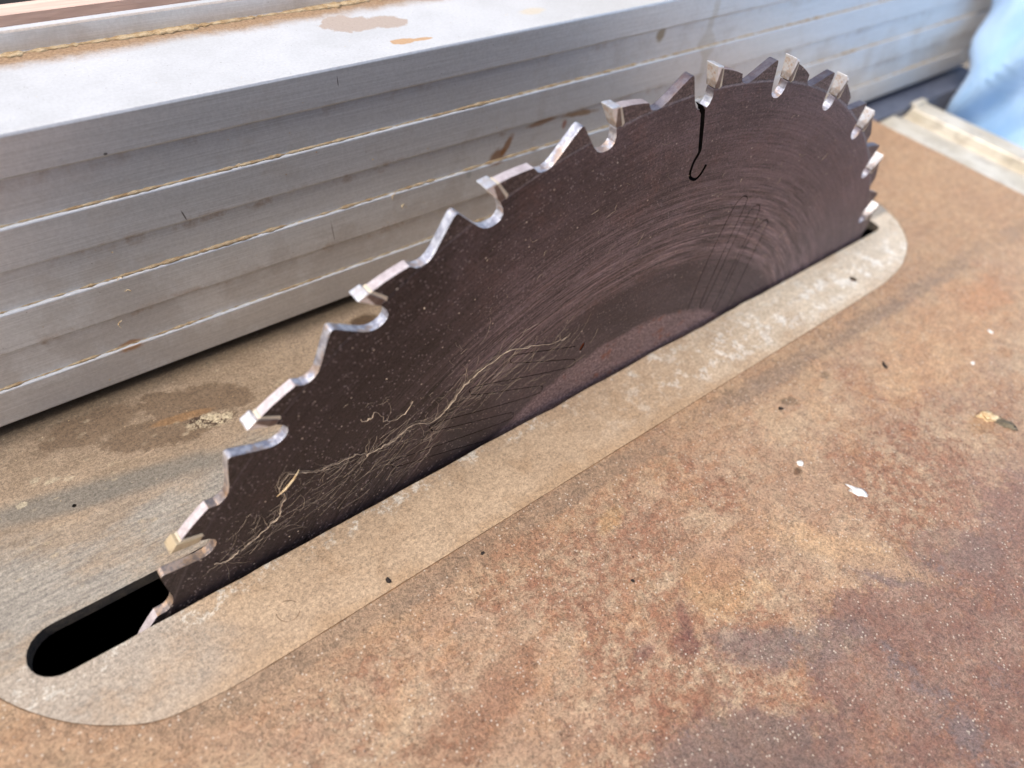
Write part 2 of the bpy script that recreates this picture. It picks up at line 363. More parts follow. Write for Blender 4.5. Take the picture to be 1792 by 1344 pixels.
def simple(name, c1, c2, scale, rough, metal=0, bump=.2, spec=.4, st=None):
    g = G(name); n = g.noise(scale, 6, .7, st=st); f = g.noise(scale * 8, 3, .7, st=st)
    return g.out(g.mul(g.mix(g.step(n, .35, .65), lin(*c1), lin(*c2)), (f - .5) * .5 + 1), rough, metal, g.bump(n + f * .4, bump, .8), spec=spec)
def mat_rail():
    g = G('dull_rail_aluminium'); n = g.noise(.05, 5, .65); f = g.noise(.5, 4, .7, st=(1.4, .2, 1))
    c = g.mix(g.step(n, .35, .65), lin(180, 172, 154), lin(204, 200, 188))
    c = g.mix(g.step(g.noise(.12, 5, .7, off=12), .52, .64) * .5, c, lin(150, 142, 132))
    return g.out(g.mul(c, (f - .5) * .25 + 1), .5, .2, g.bump(f, .1, .5, g.bevel(.6)))
def mat_sheet():
    g = G('pale_blue_cloth'); n = g.noise(.03, 4, .6, st=(1, 1, .35)); f = g.noise(1.2, 3, .6)
    c = g.mix(g.step(n, .3, .7), lin(140, 184, 228), lin(178, 210, 246))
    g.put(g.bsdf.inputs['Sheen Weight'], .3)
    return g.out(g.mul(c, (f - .5) * .15 + 1), .8, 0, g.bump(f, .2, .4), spec=.2)

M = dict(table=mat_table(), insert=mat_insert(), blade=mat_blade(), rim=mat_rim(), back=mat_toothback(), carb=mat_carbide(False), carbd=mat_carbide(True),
         braze=mat_braze(), alu=mat_alu(), rail=mat_rail(), sheet=mat_sheet(),
         dust=simple('packed_sawdust', (164, 138, 104), (200, 182, 150), .5, .95, bump=.5, spec=.1),
         seam=simple('rusty_seam_dirt', (96, 66, 44), (142, 108, 76), .4, .9, bump=.4, spec=.1),
         fibre=simple('wood_fibre', (146, 130, 114), (192, 174, 152), .4, .85, bump=.1, spec=.2),
         chip=simple('wood_chip_dust', (176, 146, 104), (224, 206, 170), .6, .9, bump=.2, spec=.2),
         dark=simple('cabinet_paint', (26, 30, 32), (34, 38, 40), .05, .8, bump=.1, spec=.2),
         slate=simple('slate_painted_steel', (78, 84, 100), (96, 102, 116), .04, .5, .1, bump=.1),
         wood=simple('pinkish_board', (206, 178, 164), (220, 194, 180), .1, .8, st=(.1, 1, 1)),
         chan=simple('dirty_channel', (92, 72, 50), (136, 108, 76), .15, .9, bump=.4, spec=.2),
         black=simple('rear_dark', (18, 18, 18), (26, 25, 24), .2, .8),
         slotwall=simple('dark_slot_wall', (58, 56, 54), (88, 80, 70), .4, .7, .2, bump=.2),  # plate edges set darker than its top
         shroud=simple('pale_teal_casting', (150, 168, 166), (176, 190, 188), .1, .6, bump=.1),
         cut_shade=simple('shaded_cut', (14, 12, 12), (22, 19, 18), .5, .95, spec=.05),  # cut walls near black: shade inside the narrow cuts put into the colour
         white=simple('white_paint_flake', (222, 220, 216), (240, 240, 238), .6, .7, bump=.4),
         crumb=simple('black_crumb', (30, 26, 24), (60, 50, 46), .8, .8, bump=.4),
         grey=simple('grey_crumb', (84, 78, 66), (120, 112, 94), .6, .9, bump=.4),
         ground=simple('workshop_concrete', (120, 114, 104), (140, 134, 122), .004, .9, bump=1),
         rustf=simple('rust_fill', (98, 48, 30), (134, 78, 52), .7, .9, bump=.2, spec=.1))

# ------------------------------------------------------------------ mesh helpers
def mesh_obj(name, verts, faces, mats, parent=None, midx=None, loc=(0, 0, 0), smooth=False):
    me = bpy.data.meshes.new(name)
    me.from_pydata([(a * S, b * S, c * S) for a, b, c in verts], [], faces)
    for mm in (mats if isinstance(mats, list) else [mats]): me.materials.append(mm)
    if midx: me.polygons.foreach_set('material_index', midx)
    if smooth: me.polygons.foreach_set('use_smooth', [True] * len(me.polygons))
    me.validate(); me.update()
    o = bpy.data.objects.new(name, me); COL.objects.link(o); o.location = [v * S for v in loc]
    if parent: o.parent = parent
    return o
def tag(o, label=None, cat=None, group=None, kind=None):
    for k, v in (('label', label), ('category', cat), ('group', group), ('kind', kind)):
        if v: o[k] = v
    return o
def empty(name, loc, label, cat, group=None):
    o = bpy.data.objects.new(name, None); COL.objects.link(o); o.location = [v * S for v in loc]; o.empty_display_size = .02
    return tag(o, label, cat, group)
def fill(loops):
    """triangles filling 2-D loops (outer, then holes); indices run through the loops in order"""
    bm = bmesh.new(); es = []; idx = {}
    k = 0
    for lp in loops:
        vs = [bm.verts.new((p[0], p[1], 0)) for p in lp]
        for v in vs: idx[v] = k; k += 1
        es += [bm.edges.new((vs[i], vs[(i + 1) % len(vs)])) for i in range(len(vs))]
    bmesh.ops.triangle_fill(bm, edges=es, use_beauty=True, normal=(0, 0, 1))
    tris = []
    for f in bm.faces:
        t = [idx[v] for v in f.verts]
        if f.normal.z < 0: t.reverse()
        tris.append(t)
    bm.free(); return tris
def area(lp): return sum(lp[i][0] * lp[(i + 1) % len(lp)][1] - lp[(i + 1) % len(lp)][0] * lp[i][1] for i in range(len(lp))) / 2
def prism(name, loops, lo, hi, axis, mats, parent=None, loc=(0, 0, 0), edge_mat=None):
    """extrude filled loops. axis 'z': loops are (x,y), 'y': loops are (x,z), 'x': loops are (y,z)"""
    loops = [lp if (area(lp) > 0) == (i == 0) else lp[::-1] for i, lp in enumerate(loops)] if not edge_mat else loops
    tris = fill(loops); pts = [p for lp in loops for p in lp]; n = len(pts)
    if axis == 'z': V = [(p[0], p[1], hi) for p in pts] + [(p[0], p[1], lo) for p in pts]
    elif axis == 'y': V = [(p[0], lo, p[1]) for p in pts] + [(p[0], hi, p[1]) for p in pts]
    else: V = [(hi, p[0], p[1]) for p in pts] + [(lo, p[0], p[1]) for p in pts]
    F = [tuple(t) for t in tris] + [tuple(n + i for i in reversed(t)) for t in tris]
    mi = [0] * len(F); k = 0
    for li, lp in enumerate(loops):
        for i in range(len(lp)):
            a, b = k + i, k + (i + 1) % len(lp)
            F.append((a, a + n, b + n, b)); mi.append(edge_mat(li, i) if edge_mat else (1 if isinstance(mats, list) and len(mats) > 1 else 0))
        k += len(lp)
    o = mesh_obj(name, V, F, mats, parent, mi, loc)
    bm = bmesh.new(); bm.from_mesh(o.data); bmesh.ops.recalc_face_normals(bm, faces=bm.faces); bm.to_mesh(o.data); bm.free()
    return o
def catmull(pts, n=6, closed=True):
    out = []; N = len(pts)
    for i in range(N if closed else N - 1):
        p = [pts[(i + k - 1) % N] if closed else pts[min(max(i + k - 1, 0), N - 1)] for k in range(4)]
        for s in range(n):
            t = s / n
            out.append(tuple(.5 * (2 * p[1][d] + (p[2][d] - p[0][d]) * t + (2 * p[0][d] - 5 * p[1][d] + 4 * p[2][d] - p[3][d]) * t * t + (3 * p[1][d] - p[0][d] - 3 * p[2][d] + p[3][d]) * t ** 3) for d in range(len(p[1]))))
    if not closed: out.append(tuple(pts[-1]))
    return out
def ribbon(path, wd):
    """closed 2-D outline round an open path; wd: width or list of widths"""
    L, R = [], []
    for i, p in enumerate(path):
        a = Vector(path[max(i - 1, 0)]); b = Vector(path[min(i + 1, len(path) - 1)])
        d = (b - a).normalized(); nrm = Vector((-d.y, d.x)); h = (wd[i] if isinstance(wd, list) else wd) / 2
        L.append(tuple(Vector(p) + nrm * h)); R.append(tuple(Vector(p) - nrm * h))
    return L, R
def circle(cx, cy, r, n=24): return [(cx + r * cos(2 * pi * i / n), cy + r * sin(2 * pi * i / n)) for i in range(n)]
def box(V, F, a, b):
    k = len(V)
    V += [(x, y, z) for x in (a[0], b[0]) for y in (a[1], b[1]) for z in (a[2], b[2])]
    F += [tuple(k + i for i in q) for q in ((0, 1, 3, 2), (4, 6, 7, 5), (0, 4, 5, 1), (2, 3, 7, 6), (0, 2, 6, 4), (1, 5, 7, 3))]
def tube(V, F, pts, r, sides=4):
    k0 = len(V)
    for i, p in enumerate(pts):
        a = Vector(pts[max(i - 1, 0)]); b = Vector(pts[min(i + 1, len(pts) - 1)]); d = (b - a)
        d = d.normalized() if d.length > 1e-6 else Vector((1, 0, 0))
        u = d.cross(Vector((0, 1, .01))).normalized(); v = d.cross(u)
        rr = r[i] if isinstance(r, list) else r
        for s in range(sides):
            q = Vector(p) + u * rr * cos(2 * pi * s / sides) + v * rr * sin(2 * pi * s / sides); V.append(tuple(q))
    for i in range(len(pts) - 1):
        for s in range(sides):
            a = k0 + i * sides + s; b = k0 + i * sides + (s + 1) % sides
            F.append((a, b, b + sides, a + sides))
rnd = random.Random(4)

# ------------------------------------------------------------------ ground
V, F = [], []; box(V, F, (-4000, -4000, -900), (6000, 4000, -880))
tag(mesh_obj('ground', V, F, M['ground']), 'workshop concrete floor far below the saw table', kind='structure')

# ------------------------------------------------------------------ saw table
ins = [(-130, -24.2), (-120, -24.6), (-100, -24.6), (-60, -24.6), (0, -24.6), (60, -24.6), (95, -24.5), (108, -24.0), (121, -21.8), (134, -16.4), (143, -9), (148.6, -1), (151.3, 7), (152.5, 18), (151, 30), (145, 46), (134, 58), (118, 65), (95, 67),
       (0, 67), (-90, 67), (-135, 67), (-154, 62), (-163, 50), (-165, 35), (-164.6, 15), (-162.5, 3), (-159.9, -2.6), (-156.5, -8), (-151.5, -14), (-145.5, -19), (-139, -22.6)]
ins = catmull(ins, 5)
cen = Vector((-6, 18))
def grow(lp, d):
    out = []
    for i, p in enumerate(lp):
        a = Vector(lp[i - 1]); b = Vector(lp[(i + 1) % len(lp)]); t = (b - a).normalized(); nn = Vector((t.y, -t.x))
        q = Vector(p) + nn * (d + (noise.noise(Vector((p[0] * .35, p[1] * .35, 0))) * .16 + noise.noise(Vector((p[0] * .06, 4, 0))) * .12 if d > 0 else 0)); out.append(tuple(q))
    return out
saw = empty('saw_table', (0, 0, 0), 'flat rust-stained steel saw table with brown and purple patches under the blade and fence', 'saw table')
prism('table_top', [[(-420, -430), (217.3, -430), (217.3, 430), (-420, 430)], grow(ins, .22)], -7, 0, 'z', M['table'], saw)
prism('dirt_filled_seam', [grow(ins, 2.5), grow(ins, -3)], -3.6, -.24, 'z', M['seam'], saw)
# cast rim rail at the outfeed edge with its slot
rp = [(217.5, -.1), (232.4, -.1), (233.0, -.8), (233.6, -5), (249.0, -5), (249.4, -.8), (250, -.1), (262.4, -.1), (263.2, -.9), (263.2, -26), (217.5, -26)]
V = []; F = []; ys = [-430, -200, -60, 0, 30, 44, 47.2]
for y in ys:
    for i, (x, z) in enumerate(rp): V.append((x, y - (.8 if i in (0, 10) and y == ys[-1] else 0) + (1.6 if y == ys[-1] and 3 <= i <= 4 else 0), z))
n = len(rp)
for j in range(len(ys) - 1):
    for i in range(n):
        a = j * n + i; b = j * n + (i + 1) % n; F.append((a, b, b + n, a + n))
F.append(tuple(range(n))[::-1]); F.append(tuple(range((len(ys) - 1) * n, len(ys) * n)))
tag(mesh_obj('edge_rail', V, F, M['rail'], saw), 'pale aluminium edge rail with a long slot')
V, F = [], []; box(V, F, (217.6, 48.9, -26), (333, 420, -.9))
tag(mesh_obj('end_plate', V, F, M['slate'], saw), 'slate grey painted end plate')
V, F = [], []; box(V, F, (252, 46.6, -.3), (263, 49.6, 1.1))
cb = mesh_obj('rail_end_lug', V, F, M['rail'], saw)
V, F = [], []
for a, b in (((-300, -250, -860), (-294, 250, -7.2)), ((210, -250, -860), (216, 250, -7.2)), ((-294, -250, -860), (210, -244, -7.2)), ((-294, 244, -860), (210, 250, -7.2)), ((-294, -244, -420), (210, 244, -414))): box(V, F, a, b)
mesh_obj('cabinet', V, F, M['dark'], saw)  # unseen box under the table, put in to keep the slot dark
V, F = [], []; box(V, F, (-128, 7.5, -90), (-121, 14, -4.2)); box(V, F, (-128, 7.6, -91), (60, 12, -88))
mesh_obj('blade_shroud_bracket', V, F, M['shroud'], saw)

# ------------------------------------------------------------------ throat insert
insert = empty('throat_insert', (0, 0, 0), 'oval throat plate round the saw blade, dusty tan in front, brown-stained behind its slot', 'throat plate')
slot = []
for i in range(60):
    x = -149 + i * (133 + 149) / 59
    wv = noise.noise(Vector((x * .05, 1, 0))) * .5 + noise.noise(Vector((x * .16, 7, 0))) * .28
    slot.append((x, -4.5 + wv * (1 if 0 < i < 59 else 0)))
slot += [(135.4, -3.6), (136.4, -1.6), (136.6, 1), (136.4, 3.6), (135.4, 5.7), (133, 6.8)]
slot += [(x, 6.8 + noise.noise(Vector((x * .1, 11, 0))) * .25) for x in range(120, -148, -9)]
slot += [(-149 + 5.65 * cos(a) * 1.0, 1.15 + 5.65 * sin(a)) for a in [pi / 2 + k * pi / 12 for k in range(0, 12)]]
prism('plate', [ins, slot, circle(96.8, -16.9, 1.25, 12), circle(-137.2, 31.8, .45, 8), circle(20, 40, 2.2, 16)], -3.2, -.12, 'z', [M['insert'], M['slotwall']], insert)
for (x, y, r) in ((96.8, -16.9, 1.22), (20, 40, 2.15)):
    prism('levelling_screw', [circle(x, y, r, 12)], -3, -1.1, 'z', M['seam'], insert)

# ------------------------------------------------------------------ saw blade
HZ = -66.37; NT = 31; STEP = 360 / NT; A0 = 94.95 + 4.5 * STEP
KB = .975            # blade drawn for a 300 mm disc, the real one is 292 mm and runs 1.2 mm behind the front edge of the slot
OFF = (-3.28, -2.243, 3.554)
blade = empty('saw_blade', (OFF[0], OFF[1], OFF[2] + KB * HZ), 'large dark brown circular blade with bright carbide-tipped teeth standing up out of the slot', 'saw blade')
blade.scale = (KB,) * 3
def on_blade(o):
    o.location = [v * S for v in OFF]; o.scale = (KB,) * 3; return o
def pol(r, a): return (r * cos(rad(a)), r * sin(rad(a)))
# one tooth, walking towards smaller angles: (radius, angle from the tip, edge material)   0 dark side, 1 bare edge, 2 tooth back
prof = [(142.6, -.93, 1), (144.5, -.86, 1), (144.5, -1.5, 1), (148.75, -1.12, 2), (148.2, -2.2, 2), (147.4, -3.4, 2), (146.75, -4.25, 1), (145.2, -4.55, 1), (144.65, -4.9, 1), (144.35, -5.4, 1), (144.5, -5.85, 1), (145.2, -6.45, 1), (146.6, -7.3, 1), (148.1, -8.2, 1),
        (148.85, -8.65, 1), (149.1, -8.85, 1), (149.1, -9.02, 1), (148.7, -9.18, 1), (147.2, -9.42, 1), (144.6, -9.85, 1), (142.7, -10.2, 1), (141.6, -10.5, 1), (140.9, -10.85, 1), (140.55, -11.25, 1)]
tail = [(140.45, -11.7, 1), (140.7, -12.1, 1), (141.4, -12.42, 1)]
slc = [(2.27, 140.61), (3.53, 137.05), (5.35, 131.69), (5.97, 129.41), (4.97, 127.06), (4.92, 124.12), (5.86, 122.65), (8.02, 121.78), (9.57, 123.02), (10.41, 125.03)]
slw = [1.35, 1.35, 1.25, 1.15, .95, .85, .8, .8, 1.0, 1.0]
sl = catmull([(a, b, c) for (a, b), c in zip(slc, slw)], 3, False)
sl[0] = (1.3, 141.0, 1.25)
slL, slR = ribbon([(p[0], p[1]) for p in sl], [p[2] for p in sl])
outer, em = [], []
ref = A0 - 5 * STEP       # the tooth whose gullet carries the visible expansion slot
for k in range(NT):
    for r, a, e in prof: outer.append(pol(r, A0 - k * STEP + a)); em.append(e)
    nxt = k + 1
    if nxt % 6 == 5 and nxt < 31:
        dr = rad((A0 - nxt * STEP) - ref); c, s = cos(dr), sin(dr)
        tr = lambda p: (p[0] * c - p[1] * s, p[0] * s + p[1] * c)
        # left side of the slot is the one at the larger angle
        first, second = (slR, slL) if slR[3][0] < slL[3][0] else (slL, slR)
        for p in first: outer.append(tr(p)); em.append(3)
        for p in reversed(second): outer.append(tr(p)); em.append(3)
        tl = tail[1:]
    else: tl = tail
    for r, a, e in tl: outer.append(pol(r, A0 - k * STEP + a)); em.append(e)
def hole(path, wd, n=4):
    P = catmull(path, n, False); L, R = ribbon(P, wd); return L + R[::-1]
D = 66.37
serpA = [(-22, 15.6), (-33, 19.8), (-43.5, 23.6), (-44.4, 22.2), (-42.6, 20.6), (-32, 15.6), (-22.4, 11.2), (-20.9, 9.7), (-22.4, 8.3), (-38, 13.4), (-54.5, 19.2), (-55.8, 17.9), (-54.1, 16.2), (-44, 11.8), (-33.2, 7.2), (-31.6, 5.6), (-33.3, 4.2), (-49, 8.4), (-65.3, 13.2), (-66.6, 11.8), (-64.4, 10.2), (-53, 6), (-42.2, 2.3), (-40.7, .8), (-42.4, -.5), (-58, 2.8), (-76, 7.1), (-77.2, 5.7), (-75.1, 4.2), (-62, .2), (-50, -3.9)]
serpB = [(25.6, 6), (26.8, 24), (29.6, 38.5), (31.6, 42.6), (34.2, 42.7), (35.6, 39.6), (33.4, 24), (31.9, 8), (32.8, 4), (34.4, 7), (37.4, 29), (39.4, 36), (41.6, 37.6), (43.8, 36.6), (44.5, 32.5), (42, 16), (40.2, 1.5), (41, -1), (42.3, 1.5), (44.8, 22), (47.8, 28.4), (50, 30), (52, 29), (52.6, 26), (50.8, 12), (49.2, -4)]
def rot(path, a): c, s = cos(rad(a)), sin(rad(a)); return [(x * c - (z + D) * s, x * s + (z + D) * c) for x, z in path]
holes = [hole(rot(serpA, a), .2) for a in (0,)] + [hole(rot(serpB, a), .26) for a in (0,)]
holes.append([(-19.3 + .95 * cos(t) * .8 + .35 * sin(t), 14.2 + D + 1.25 * sin(t)) for t in [i * pi / 6 for i in range(12)]])
holes.append([(28.2 + .35 * cos(t), 23.6 - 8.3 + 13 + D + 1.0 * sin(t)) for t in [i * pi / 4 for i in range(8)]]) if False else None
holes = [h for h in holes if h]
holes.append(circle(0, 0, 15, 40))
def emf(li, i): return em[i] if li == 0 else 3
prism('blade_plate', [outer] + holes, -1.08, 1.08, 'y', [M['blade'], M['rim'], M['back'], M['cut_shade']], blade, edge_mat=emf)
prism('rust_plug', [[(p[0], p[1]) for p in holes[2]]], -.82, .8, 'y', M['rustf'], blade)
# arbor flange (below the table)
prism('arbor_flange', [circle(0, 0, 30, 40)], -6, -1.15, 'y', M['dark'], blade)
# carbide tips: local frame, u radial, t tangential (+ towards cutting direction)
def tip_mesh():
    prof2 = [(150.0, 0), (149.55, -2.35), (144.7, -3.55), (144.7, -2.05)]
    V = []
    for sgn in (-1, 1):
        for i, (u, t) in enumerate(prof2):
            hw = (1.62, 1.5, 1.28, 1.36)[i]; V.append((u, sgn * hw, t))
    F = [(0, 1, 2, 3), (7, 6, 5, 4)] + [(i, i + 4, (i + 1) % 4 + 4, (i + 1) % 4) for i in range(4)]
    return V, F
def braze_mesh():
    V = []; pr = [(148.9, -2.3), (148.8, -3.1), (144.9, -4.2), (144.3, -3.5)]
    for sgn in (-1, 1):
        for u, t in pr: V.append((u, sgn * 1.2, t))
    return V, [(0, 1, 2, 3), (7, 6, 5, 4)] + [(i, i + 4, (i + 1) % 4 + 4, (i + 1) % 4) for i in range(4)]
V, F = tip_mesh(); V2, F2 = braze_mesh()
tip0 = mesh_obj('tooth_tip', V, F, M['carb'], blade); bz0 = mesh_obj('braze_seam', V2, F2, M['braze'], tip0)
for o in (tip0, bz0):
    bm = bmesh.new(); bm.from_mesh(o.data); bmesh.ops.recalc_face_normals(bm, faces=bm.faces)
    if o is tip0: bmesh.ops.bevel(bm, geom=bm.edges[:], offset=.12 * S, segments=2, affect='EDGES', profile=.5)
    bm.to_mesh(o.data); bm.free()
clean = tip0.data; dirty = tip0.data.copy(); dirty.materials[0] = M['carbd']
for k in range(NT):
    a = A0 - k * STEP
    if k == 0: t, b = tip0, bz0
    else:
        t = tip0.copy(); b = bz0.copy(); COL.objects.link(t); COL.objects.link(b); t.parent = blade; b.parent = t; t.data = clean
    t.rotation_euler = (0, -rad(a), 0)
    if k == 0: t.data = dirty; tag(t, 'resin-caked tooth tip')
# ------------------------------------------------------------------ rip fence
fence = empty('rip_fence', (0, 60, 0), 'long ribbed aluminium rip fence with dusty ledges standing behind the saw blade', 'rip fence')
fp = [(60.8, 2.7), (59.9, 2.7)]
YF, YB = 59.55, 60.45
fp += [(YF, 3.2), (YF, 12.2), (YF + .15, 12.45), (YB, 12.6), (YB, 21.7), (YB - .1, 21.9), (YF, 22.3), (YF, 31.6), (YF + .15, 31.85), (YB, 32.0), (YB, 41.0), (YB - .1, 41.2), (YF, 41.7), (YF, 50.6), (YF + .15, 50.85), (YB, 51.0), (YB, 60.2), (YB - .1, 60.4), (YF, 60.9), (YF, 68.6), (YF + .25, 69.1), (YF + .8, 69.26),
       (92.2, 69.26), (92.4, 69.5), (92.4, 73.3), (92.7, 73.6), (94.9, 73.6), (95.2, 73.3), (95.2, 66), (110.2, 66), (110.2, 8), (100, 2.7)]
fp = [(a - 60, b) for a, b in fp]
prism('extrusion', [fp], -420, 327, 'x', M['alu'], fence)
V, F = [], []; box(V, F, (-420, 50.4, 20), (326, 57, 70.2)); mesh_obj('backing_board', V, F, M['wood'], fence)
V, F = [], []; box(V, F, (-420, 60.1, 12), (326, 120, 69)); mesh_obj('rear_dark_block', V, F, M['black'], fence)  # added black block standing for the dark space behind the fence
V, F = [], []; box(V, F, (-420, 35.3, 66.1), (326, 50.1, 67.5)); mesh_obj('dusty_channel', V, F, M['chan'], fence)
# packed dust beads on the ledges, with uneven depth
def bead(z, yb, yo, h, seed, x0=-420, x1=327):
    V, F = [], []; n = 900
    for i in range(n + 1):
        x = x0 + (x1 - x0) * i / n
        q = noise.noise(Vector((x * .045, seed, 0))) * .5 + noise.noise(Vector((x * .35, seed, 3))) * .5 + noise.noise(Vector((x * 1.3, seed, 9))) * .35
        k = max(.08, min(1, .5 + q * 1.0)); d = (yb - yo) * k
        V += [(x, yb + .05 - 60, z - .03), (x, yb - d - 60, z - .03), (x, yb - d * .45 - 60, z + h * k * .6), (x, yb + .05 - 60, z + h * k)]
        if i:
            a = (i - 1) * 4
            F += [(a + j, a + j + 1, a + j + 5, a + j + 4) for j in range(3)]
    return V, F
for z, s in ((12.6, 1), (32.0, 2), (51.0, 3)):
    V, F = bead(z, YB, YF + .02, .75, s * 7.7)
    tag(mesh_obj('dust_bead', V, F, M['dust'], fence, smooth=True), kind='stuff')
V, F = bead(69.28, 92.4, 89.2, .7, 44)
tag(mesh_obj('dust_bead', V, F, M['dust'], fence, smooth=True), kind='stuff')

# ------------------------------------------------------------------ blue cloth at the outfeed end
edge = [(330, 70), (120, 64), (60, 58), (42.5, 54.5), (35, 52.9), (28, 53.6), (22, 52.2), (14.4, 46.6), (9.8, 43.8), (0, 43.4), (-8, 43.2), (-60, 38), (-300, 30)]
def ey(z):
    for (z1, y1), (z0, y0) in zip(edge, edge[1:]):
        if z0 <= z <= z1: return y0 + (y1 - y0) * (z - z0) / (z1 - z0)
    return edge[-1][1]
V, F = [], []; NZ, NY = 150, 90
for j in range(NZ + 1):
    z = 330 - 630 * j / NZ
    for i in range(NY + 1):
        y = ey(z) - 300 * (i / NY) ** 1.2
        u = y + z * .45
        fx = 6 * sin(u * .11 + 1.3 * sin(z * .02)) + 3.2 * sin(u * .27 + .6 + .02 * z) + 4 * noise.noise(Vector((y * .03, z * .02, 5))) + 2 * noise.noise(Vector((y * .09, z * .05, 8)))
        V.append((288 + fx + (6 * math.exp(-i / 3)) * .8, y, z))
for j in range(NZ):
    for i in range(NY):
        a = j * (NY + 1) + i; F.append((a, a + 1, a + NY + 2, a + NY + 1))
sh = tag(mesh_obj('blue_cloth', V, F, M['sheet'], smooth=True), 'pale blue rumpled cloth hanging beyond the far end of the table', 'cloth')
so = sh.modifiers.new('thickness', 'SOLIDIFY'); so.thickness = .8 * S

# ------------------------------------------------------------------ crumbs and flakes
def blob(name, x, y, z, rx, ry, rz, ang, m_, label, cat, seed, group=None, rough=.5, sub=3):
    bm = bmesh.new(); bmesh.ops.create_icosphere(bm, subdivisions=sub, radius=1)
    for v in bm.verts:
        q = 1 + rough * noise.noise(v.co * 1.6 + Vector((seed, 0, 0))) + rough * .5 * noise.noise(v.co * 4 + Vector((0, seed, 0)))
        v.co = Vector((v.co.x * rx * q, v.co.y * ry * q, max(v.co.z * q, -.35) * rz)) * S
    me = bpy.data.meshes.new(name); bm.to_mesh(me); bm.free(); me.materials.append(m_)
    me.polygons.foreach_set('use_smooth', [True] * len(me.polygons))
    o = bpy.data.objects.new(name, me); COL.objects.link(o); o.location = (x * S, y * S, (z + .3 * rz) * S); o.rotation_euler = (0, 0, rad(ang))
    return tag(o, label, cat, group)
blob('paint_flake', 17.1, -69.2, 0, 2.6, 1.0, .35, -62, M['white'], 'irregular white paint flake, largest white bit on the rusty table', 'paint flake', 3, 'white paint flakes on the table', rough=1.1)
blob('paint_flake', 12.1, -55.1, 0, .95, .8, .4, 0, M['white'], 'small round white flake beside a brown smudge on the table', 'paint flake', 9, 'white paint flakes on the table')
blob('paint_flake', 92.6, -62.8, 0, .8, .6, .35, 30, M['white'], 'tiny white flake on the table, nearer of the two by the right edge', 'paint flake', 14, 'white paint flakes on the table')
blob('paint_flake', 113.1, -58.7, 0, .9, .6, .35, 80, M['white'], 'tiny white flake on the table, farther of the two by the right edge', 'paint flake', 19, 'white paint flakes on the table')
dp = empty('dried_dropping', (74.5, -79, 0), 'elongated half white, half grey-brown dried dropping near the right edge of the table', 'dropping')
p1 = blob('pale_end', 0, 0, 0, 2.6, 1.7, .7, -40, M['chip'], None, None, 23, rough=.8); p1.parent = dp; p1.location = (-.6 * S, 2.2 * S, .1 * S)
p2 = blob('dark_end', 0, 0, 0, 3.4, 1.3, .7, -66, M['grey'], None, None, 29, rough=.7); p2.parent = dp; p2.location = (1.2 * S, -2.2 * S, .1 * S)
blob('black_crumb', -91.7, -22.5, -.12, .42, .62, .4, 10, M['crumb'], 'black crumb on the dusty front of the throat plate', 'crumb', 31, 'dark crumbs on the table', rough=.9)
blob('black_crumb', 23.8, -40.1, 0, .75, .45, .3, -20, M['crumb'], 'black crumb beside a faint grey smudge in the middle of the table', 'crumb', 37, 'dark crumbs on the table', rough=.9)
blob('black_crumb', -71.4, -28.8, 0, .45, .3, .25, 0, M['crumb'], 'tiny dark crumb on the table just outside the throat plate seam', 'crumb', 41, 'dark crumbs on the table', rough=.9)
blob('black_crumb', 66.6, -47.4, 0, 1.2, .5, .3, 60, M['crumb'], 'dark sliver-like crumb toward the far side of the table', 'crumb', 43, 'dark crumbs on the table', rough=.9)
blob('black_crumb', -48.5, -53.2, 0, .3, .35, .3, 0, M['crumb'], 'tiny black crumb on the reddish part of the table', 'crumb', 47, 'dark crumbs on the table', rough=.9)

# ------------------------------------------------------------------ wood fibres stuck to the blade
def strand(path, r0, r1, name, label, cat, twigs=10, seed=1):
    rr = random.Random(seed); V, F = [], []
    P = catmull([(a, -1.25 - .25 * rr.random(), b) for a, b in path], 6, False)
    P = [(x + noise.noise(Vector((x * 1.1, z, seed))) * .7 + rr.gauss(0, .09), y, z + noise.noise(Vector((x, z * 1.1, seed + 5))) * .7 + rr.gauss(0, .09)) for x, y, z in P]
    n = len(P); R = [(r0 + (r1 - r0) * i / n) * (.5 + .9 * rr.random() + (1.1 if rr.random() < .12 else 0)) for i in range(n)]
    tube(V, F, P, R, 5)
    for s_ in range(5 if twigs > 10 else 0):      # thinner strands braided round the thick one
        i0 = rr.randrange(0, n // 2); i1 = rr.randrange(i0 + n // 4, n); o1, o2 = rr.uniform(-2.2, 2.2), rr.uniform(-2.2, 2.2)
        tube(V, F, [(P[i][0] + o1 * sin(pi * (i - i0) / (i1 - i0)) * .5 + rr.gauss(0, .07), -1.2, P[i][2] + o2 * sin(pi * (i - i0) / (i1 - i0)) + rr.gauss(0, .07)) for i in range(i0, i1)], .035, 3)
    for _ in range(twigs):
        i = rr.randrange(n - 1); p = Vector(P[i]); d = (Vector(P[i + 1]) - p).normalized()
        ang = rr.choice((-1, 1)) * rr.uniform(.2, 1.0); L = rr.uniform(2, 9); q = [tuple(p)]; k = rr.choice((-1, 1))
        h = math.atan2(d.z, d.x) + ang + (pi if rr.random() < .35 else 0)
        for s in range(8):
            h += rr.gauss(0, .18) + .08 * k; p = p + Vector((cos(h), 0, sin(h))) * L / 8; q.append((p.x, -1.18 - .3 * abs(sin(s)), p.z))
        tube(V, F, q, [.055 * (1 - s / 10) for s in range(9)], 3)
    return tag(on_blade(mesh_obj(name, V, F, M['fibre'], smooth=True)), label, cat, 'fibre strands on the saw blade')
